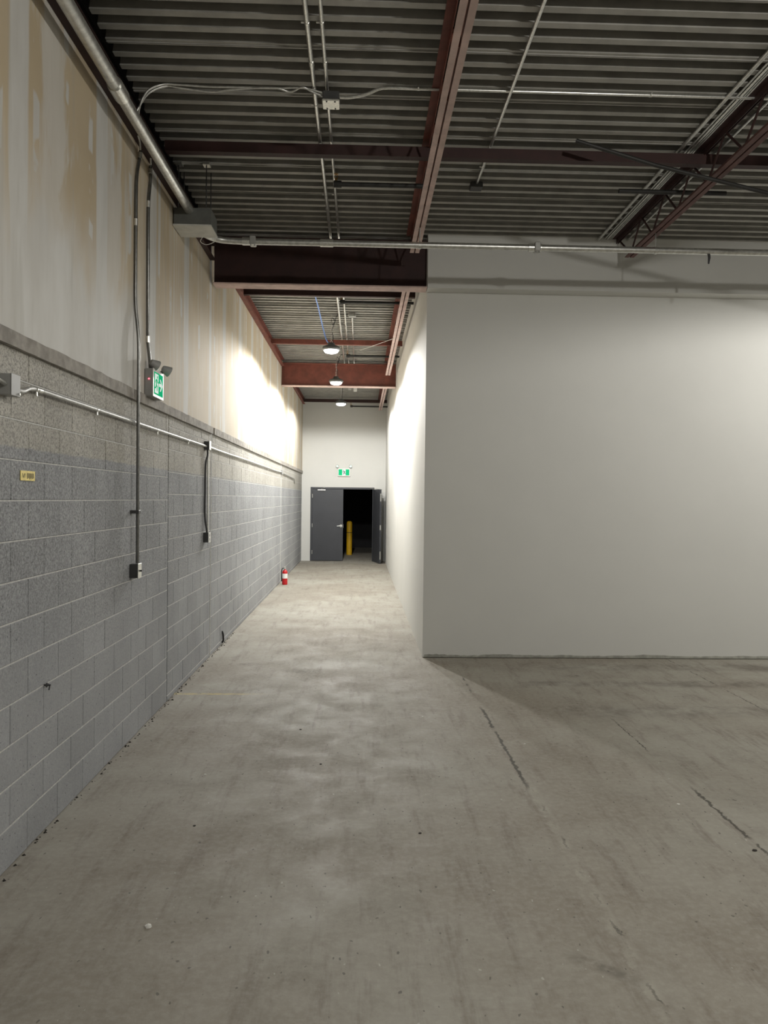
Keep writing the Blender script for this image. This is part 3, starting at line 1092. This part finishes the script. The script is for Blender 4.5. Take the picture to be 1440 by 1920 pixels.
ex2 = thing('exit_sign', 'white framed green exit sign above the far double door', 'sign', (-.475, YE, 2.48))
build(MB().bbox(-.655, -.295, YE - .055, YE, 2.475, 2.705, .008), 'housing', M['plastic_white'], ex2)


def f2(u, v, w_):
    return (-.475 + u, YE - .055 - w_, 2.59 + v)


face = build(MB().prism([(-.155, -.088), (.155, -.088), (.155, .088), (-.155, .088)], f2, .002), 'sign_panel', M['sign_green'], ex2)


def f2b(u, v, w_):
    return (-.475 + u, YE - .057 - w_, 2.59 + v)


build(MB().prism([(-.05, -.085), (.05, -.085), (.05, .085), (-.05, .085)], f2b, .002), 'doorway', M['sign_white'], face)


def f2c(u, v, w_):
    return (-.475 - u, YE - .059 - w_, 2.59 + v)


man(f2c, .14, -.07, -.072, M['door_grey'], face, .002)
for sx in (-1, 1):
    lamp_head((-.475 + sx * .185, YE - .07, 2.775), (sx * .25, -.9, -.35), ex2, M['sign_white'])
    build(MB().tube([(-.475 + sx * .14, YE - .03, 2.70), (-.475 + sx * .18, YE - .04, 2.76)], .012, 8), 'swivel', M['plastic_white'], ex2, True)

# ------------------------------------------------------------------ wall conduits and boxes
conduit('tall dark conduit down the left wall to the switch box',
        smooth_path([(-1.668, 5.882, 4.41), (-1.672, 5.868, 4.355), (-1.676, 5.817, 4.20), (-1.676, 5.80, 4.05), (-1.676, 5.797, 3.60), (-1.676, 5.80, 3.26), (-1.662, 5.802, 3.10),
                     (-1.652, 5.803, 2.95), (-1.652, 5.803, 2.6)], 4) + [(-1.652, 5.806, 1.33)], .0125, M['backlit_conduit'],
        couplings=(((-1.670, 5.872, 4.37), (0, .2, 1)), ((-1.676, 5.797, 3.85), (0, 0, 1))))
build(MB().bbox(-1.70, -1.635, 5.775, 5.835, 1.70, 1.725, .003), 'conduit_clip', M['dark_steel'], label='small dark clip holding the tall wall conduit', cat='clip')
sb = thing('switch_box', 'small steel box with pale cover at the foot of the tall wall conduit', 'box', (-1.67, 5.805, 1.22))
build(MB().bbox(-1.70, -1.638, 5.765, 5.845, 1.222, 1.325, .005), 'box_body', M['dark_steel'], sb)
build(MB().bbox(-1.638, -1.632, 5.762, 5.850, 1.219, 1.329, .002), 'cover_plate', M['bright_steel'], sb)
build(MB().box(-1.632, -1.618, 5.801, 5.811, 1.268, 1.280), 'toggle', M['black'], sb)
conduit('shorter dark conduit down the drywall into the exit sign',
        smooth_path([(-1.668, 6.155, 4.42), (-1.672, 6.172, 4.35), (-1.675, 6.165, 4.25), (-1.677, 6.135, 4.12), (-1.677, 6.13, 3.9)], 4) +
        [(-1.677, 6.145, 3.04), (-1.672, 6.18, 2.915), (-1.668, 6.185, 2.82)], .0125, M['backlit_conduit'],
        couplings=(((-1.670, 6.163, 4.385), (0, .2, 1)), ((-1.677, 6.135, 4.11), (0, 0, 1)), ((-1.677, 6.144, 3.06), (0, 0, 1))))

pl = thing('wall_box', 'square steel box on the block wall at the left edge', 'box', (-1.67, 3.735, 2.30))
build(MB().bbox(-1.70, -1.645, 3.692, 3.785, 2.300, 2.400, .004), 'box_body', M['plastic_grey'], pl)
build(MB().bbox(-1.645, -1.640, 3.690, 3.787, 2.298, 2.402, .002), 'cover_plate', M['plastic_grey'], pl)
build(MB().cyl((-1.640, 3.775, 2.312), (-1.636, 3.775, 2.312), .006, 8), 'screw', M['bright_steel'], pl)
conduit('short conduit entering the wall box from the left edge', [(-1.672, 2.9, 2.375), (-1.672, 3.55, 2.375), (-1.670, 3.694, 2.35)], .0115, M['steel'])
cz = 2.375
conduit('bright conduit along the block wall from the left box to the joint box',
        smooth_path([(-1.662, 3.787, 2.335), (-1.662, 3.86, 2.338), (-1.676, 3.98, 2.368), (-1.678, 4.10, cz), (-1.678, 4.4, cz)], 4) + [(-1.678, 8.47, cz + .005)], .0115, M['worn_steel'],
        couplings=(((-1.678, 4.10, cz), (0, 1, 0)),),
        straps=[((-1.678, y, cz), (0, 1, 0), (0, 0, -1)) for y in (4.06, 4.98, 6.45, 7.6)])
b2 = thing('joint_box', 'dark box where two conduits drop beside the wall joint', 'box', (-1.67, 8.515, 2.345))
build(MB().bbox(-1.70, -1.645, 8.47, 8.56, 2.345, 2.435, .004), 'box_body', M['dark_steel'], b2)
build(MB().bbox(-1.645, -1.640, 8.467, 8.563, 2.342, 2.438, .002), 'cover_plate', M['bright_steel'], b2)
conduit('bent dark conduit dropping from the joint box', smooth_path([(-1.665, 8.49, 2.345), (-1.665, 8.49, 2.28), (-1.682, 8.475, 2.18), (-1.684, 8.47, 1.9), (-1.684, 8.47, 1.62), (-1.668, 8.49, 1.47), (-1.665, 8.49, 1.43)], 5),
        .011, M['dark_steel'])
conduit('straight bright conduit dropping from the joint box', [(-1.668, 8.535, 2.345), (-1.668, 8.535, 1.44)], .012, M['bright_steel'],
        straps=[((-1.668, 8.535, 1.62), (0, 0, 1), (0, 1, 0))])
b3 = thing('outlet_box', 'dark outlet box with white plate below the two dropped conduits', 'box', (-1.67, 8.515, 1.33))
build(MB().bbox(-1.70, -1.645, 8.46, 8.56, 1.335, 1.44, .004), 'box_body', M['dark_steel'], b3)
plate = build(MB().bbox(-1.645, -1.639, 8.457, 8.563, 1.332, 1.443, .002), 'cover_plate', M['plastic_white'], b3)
for z in (1.365, 1.41):
    build(MB().box(-1.639, -1.6375, 8.497, 8.527, z - .012, z + .012), 'socket', M['plastic_grey'], plate)
conduit('pale conduit along the corridor block wall past the joint box',
        smooth_path([(-1.68, 8.56, 2.385), (-1.68, 9.5, 2.378), (-1.68, 11.4, 2.378), (-1.68, 13.9, 2.372), (-1.68, 15.8, 2.365), (-1.68, 16.5, 2.375), (-1.68, 17.2, 2.36), (-1.68, 19.7, 2.32)], 4) + [(-1.68, 19.85, 2.20)],
        .011, M['steel'], straps=[((-1.68, 11.6, 2.378), (0, 1, 0), (0, 0, -1)), ((-1.68, 14.2, 2.371), (0, 1, 0), (0, 0, -1))])
build(MB().bbox(-1.69, -1.655, 16.64, 16.74, 2.33, 2.43, .004), 'joint_box', M['plastic_grey'], label='pale box on the second wall joint far down the corridor', cat='box')

tg = thing('yellow_tag', 'small yellow tag with smudged print on a grey block at left', 'tag', (XL + .003, 4.005, 1.90))
build(MB().box(XL + .001, XL + .004, 3.922, 4.092, 1.902, 1.952), 'plate', M['tag_yellow'], tg)
mb = MB()
for i in range(9):
    y = 3.995 + i * .0095
    mb.box(XL + .004, XL + .0045, y, y + .0065, 1.910 + (i % 3) * .003, 1.940)
mb.prism([(3.94, 1.938), (3.946, 1.938), (3.954, 1.916), (3.948, 1.916)], lambda u, v, w_: (XL + .004 + w_, u, v), .0005)
mb.prism([(3.962, 1.938), (3.968, 1.938), (3.956, 1.916), (3.950, 1.916)], lambda u, v, w_: (XL + .004 + w_, u, v), .0005)
mb.prism([(3.970, 1.938), (3.976, 1.938), (3.970, 1.916), (3.964, 1.916)], lambda u, v, w_: (XL + .004 + w_, u, v), .0005)
build(mb, 'smudged_print', M['tag_ink'], tg)
mb = MB().tube([(XL, 4.23, .80), (XL + .035, 4.23, .80)], .005, 6)
mb.cyl((XL + .012, 4.23, .80), (XL + .018, 4.23, .80), .013, 6)
mb.tube([(XL + .03, 4.23, .795), (XL + .03, 4.22, .775)], .004, 5)
build(mb, 'wall_anchor', M['dark_steel'], smooth=True, label='small anchor bolt sticking out low on the near block wall', cat='bolt')
mb = MB().tube(smooth_path([(XL + .004, 9.65, .02), (XL + .02, 9.65, .05), (XL + .015, 9.65, .13), (XL, 9.66, .16)]), .012, 6)
build(mb, 'cable_stub', M['black'], smooth=True, label='black cable stub at the wall base past the joint', cat='cable')

# ------------------------------------------------------------------ extinguisher and bollard
fx, fy = -1.565, 16.33
fe = thing('fire_extinguisher', 'red fire extinguisher standing on the floor against the block wall', 'extinguisher', (fx, fy, 0))
build(MB().lathe([(.050, 0), (.056, .008), (.057, .02), (.057, .255), (.054, .275), (.043, .295), (.025, .308), (.018, .315), (.018, .33)], (fx, fy, 0), 20), 'cylinder', M['red'], fe, True)
build(MB().lathe([(.0578, .135), (.0578, .235)], (fx, fy, 0), 20), 'paper_label', M['label_white'], fe, True)
mb = MB().bbox(fx - .016, fx + .016, fy - .016, fy + .016, .33, .362, .003)
mb.bbox(fx - .012, fx + .012, fy - .09, fy + .03, .372, .384, .003)
mb.bbox(fx - .010, fx + .010, fy - .085, fy + .01, .346, .356, .003)
build(mb, 'valve_handle', M['bright_steel'], fe)
build(MB().tube(smooth_path([(fx - .016, fy, .345), (fx - .05, fy - .02, .34), (fx - .066, fy - .02, .27), (fx - .066, fy - .015, .16), (fx - .066, fy - .01, .07)]), .010, 8), 'hose', M['black'], fe, True)
build(MB().cyl((fx, fy - .016, .345), (fx, fy - .03, .345), .014, 12), 'pressure_gauge', M['plastic_white'], fe, True)

bo = thing('bollard', 'yellow bollard standing in the dark doorway', 'bollard', (-.335, 25.2, 0))
build(MB().lathe([(.092, 0), (.092, 1.0), (.085, 1.06), (.05, 1.095), (0, 1.10)], (-.335, 25.2, 0), 24), 'sleeve', M['yellow'], bo, True)
build(MB().lathe([(.094, .72), (.094, .735)], (-.335, 25.2, 0), 24), 'seam_band', M['black'], bo, True)

# ------------------------------------------------------------------ debris on the slab


def chip(label, x, y, s, m, flat=.35, name='concrete_chip', cat='debris'):
    s *= .62
    rnd = random.Random(int((x * 31 + y * 17) * 100))
    n_ = 7
    vs = [(x, y, s * flat)]
    for k in range(n_):
        a_ = 2 * pi * k / n_
        q = s * rnd.uniform(.35, .6)
        vs.append((x + q * cos(a_) * 1.2, y + q * sin(a_), s * flat * rnd.uniform(.5, .9)))
    for k in range(n_):
        a_ = 2 * pi * k / n_
        q = s * rnd.uniform(.45, .65)
        vs.append((x + q * cos(a_) * 1.2, y + q * sin(a_), 0))
    fs = []
    for k in range(n_):
        j = (k + 1) % n_
        fs.append((0, 1 + k, 1 + j))
        fs.append((1 + k, 1 + n_ + k, 1 + n_ + j, 1 + j))
    fs.append(tuple(range(2 * n_, n_, -1)))
    build(MB().add(vs, fs), name, m, label=label, cat=cat, group='crumbs on the concrete floor')


chip('round white pebble on the floor at lower left', -.879, 3.285, .038, M['pebble'], .5, 'pebble')
chip('black flake on the floor at the right edge by the crack', 2.099, 3.981, .035, M['dirt'], .3)
for lab, x, y, s_, k in (
        ('pale crumb on the floor before the painted wall corner', .546, 6.467, .03, 0),
        ('pale crumb just right of the long floor crack', 1.26, 5.75, .022, 0),
        ('pale sliver on the floor near the block wall, by the yellow line', -1.0, 5.1, .024, 0),
        ('pale crumb left of the right hand floor crack', 1.95, 4.6, .028, 0),
        ('dark crumb in the middle of the floor, level with the corridor', -.25, 5.3, .022, 1),
        ('dark crumb left of the long pale floor joint', .35, 4.2, .024, 1),
        ('dark crumb on the floor nearest the yellow line', -.45, 6.1, .024, 1),
        ('dark crumb on the floor at lower left, above the white pebble', -.9, 4.3, .022, 1)):
    chip(lab, x, y, s_, M['pebble'] if k == 0 else M['dirt'], .3)
grit = MB()
for i in range(170):
    y = random.uniform(3.2, 10.5)
    x = XL + .006 + abs(random.gauss(0, .018))
    q = random.uniform(.003, .011)
    grit.add([(x - q, y, 0), (x, y - q, 0), (x + q, y, 0), (x, y + q, 0), (x, y, q * .9)], [(0, 1, 4), (1, 2, 4), (2, 3, 4), (3, 0, 4)])
build(grit, 'grit', M['dirt'], label='dark grit strewn along the foot of the block wall', cat='grit', kind='stuff')
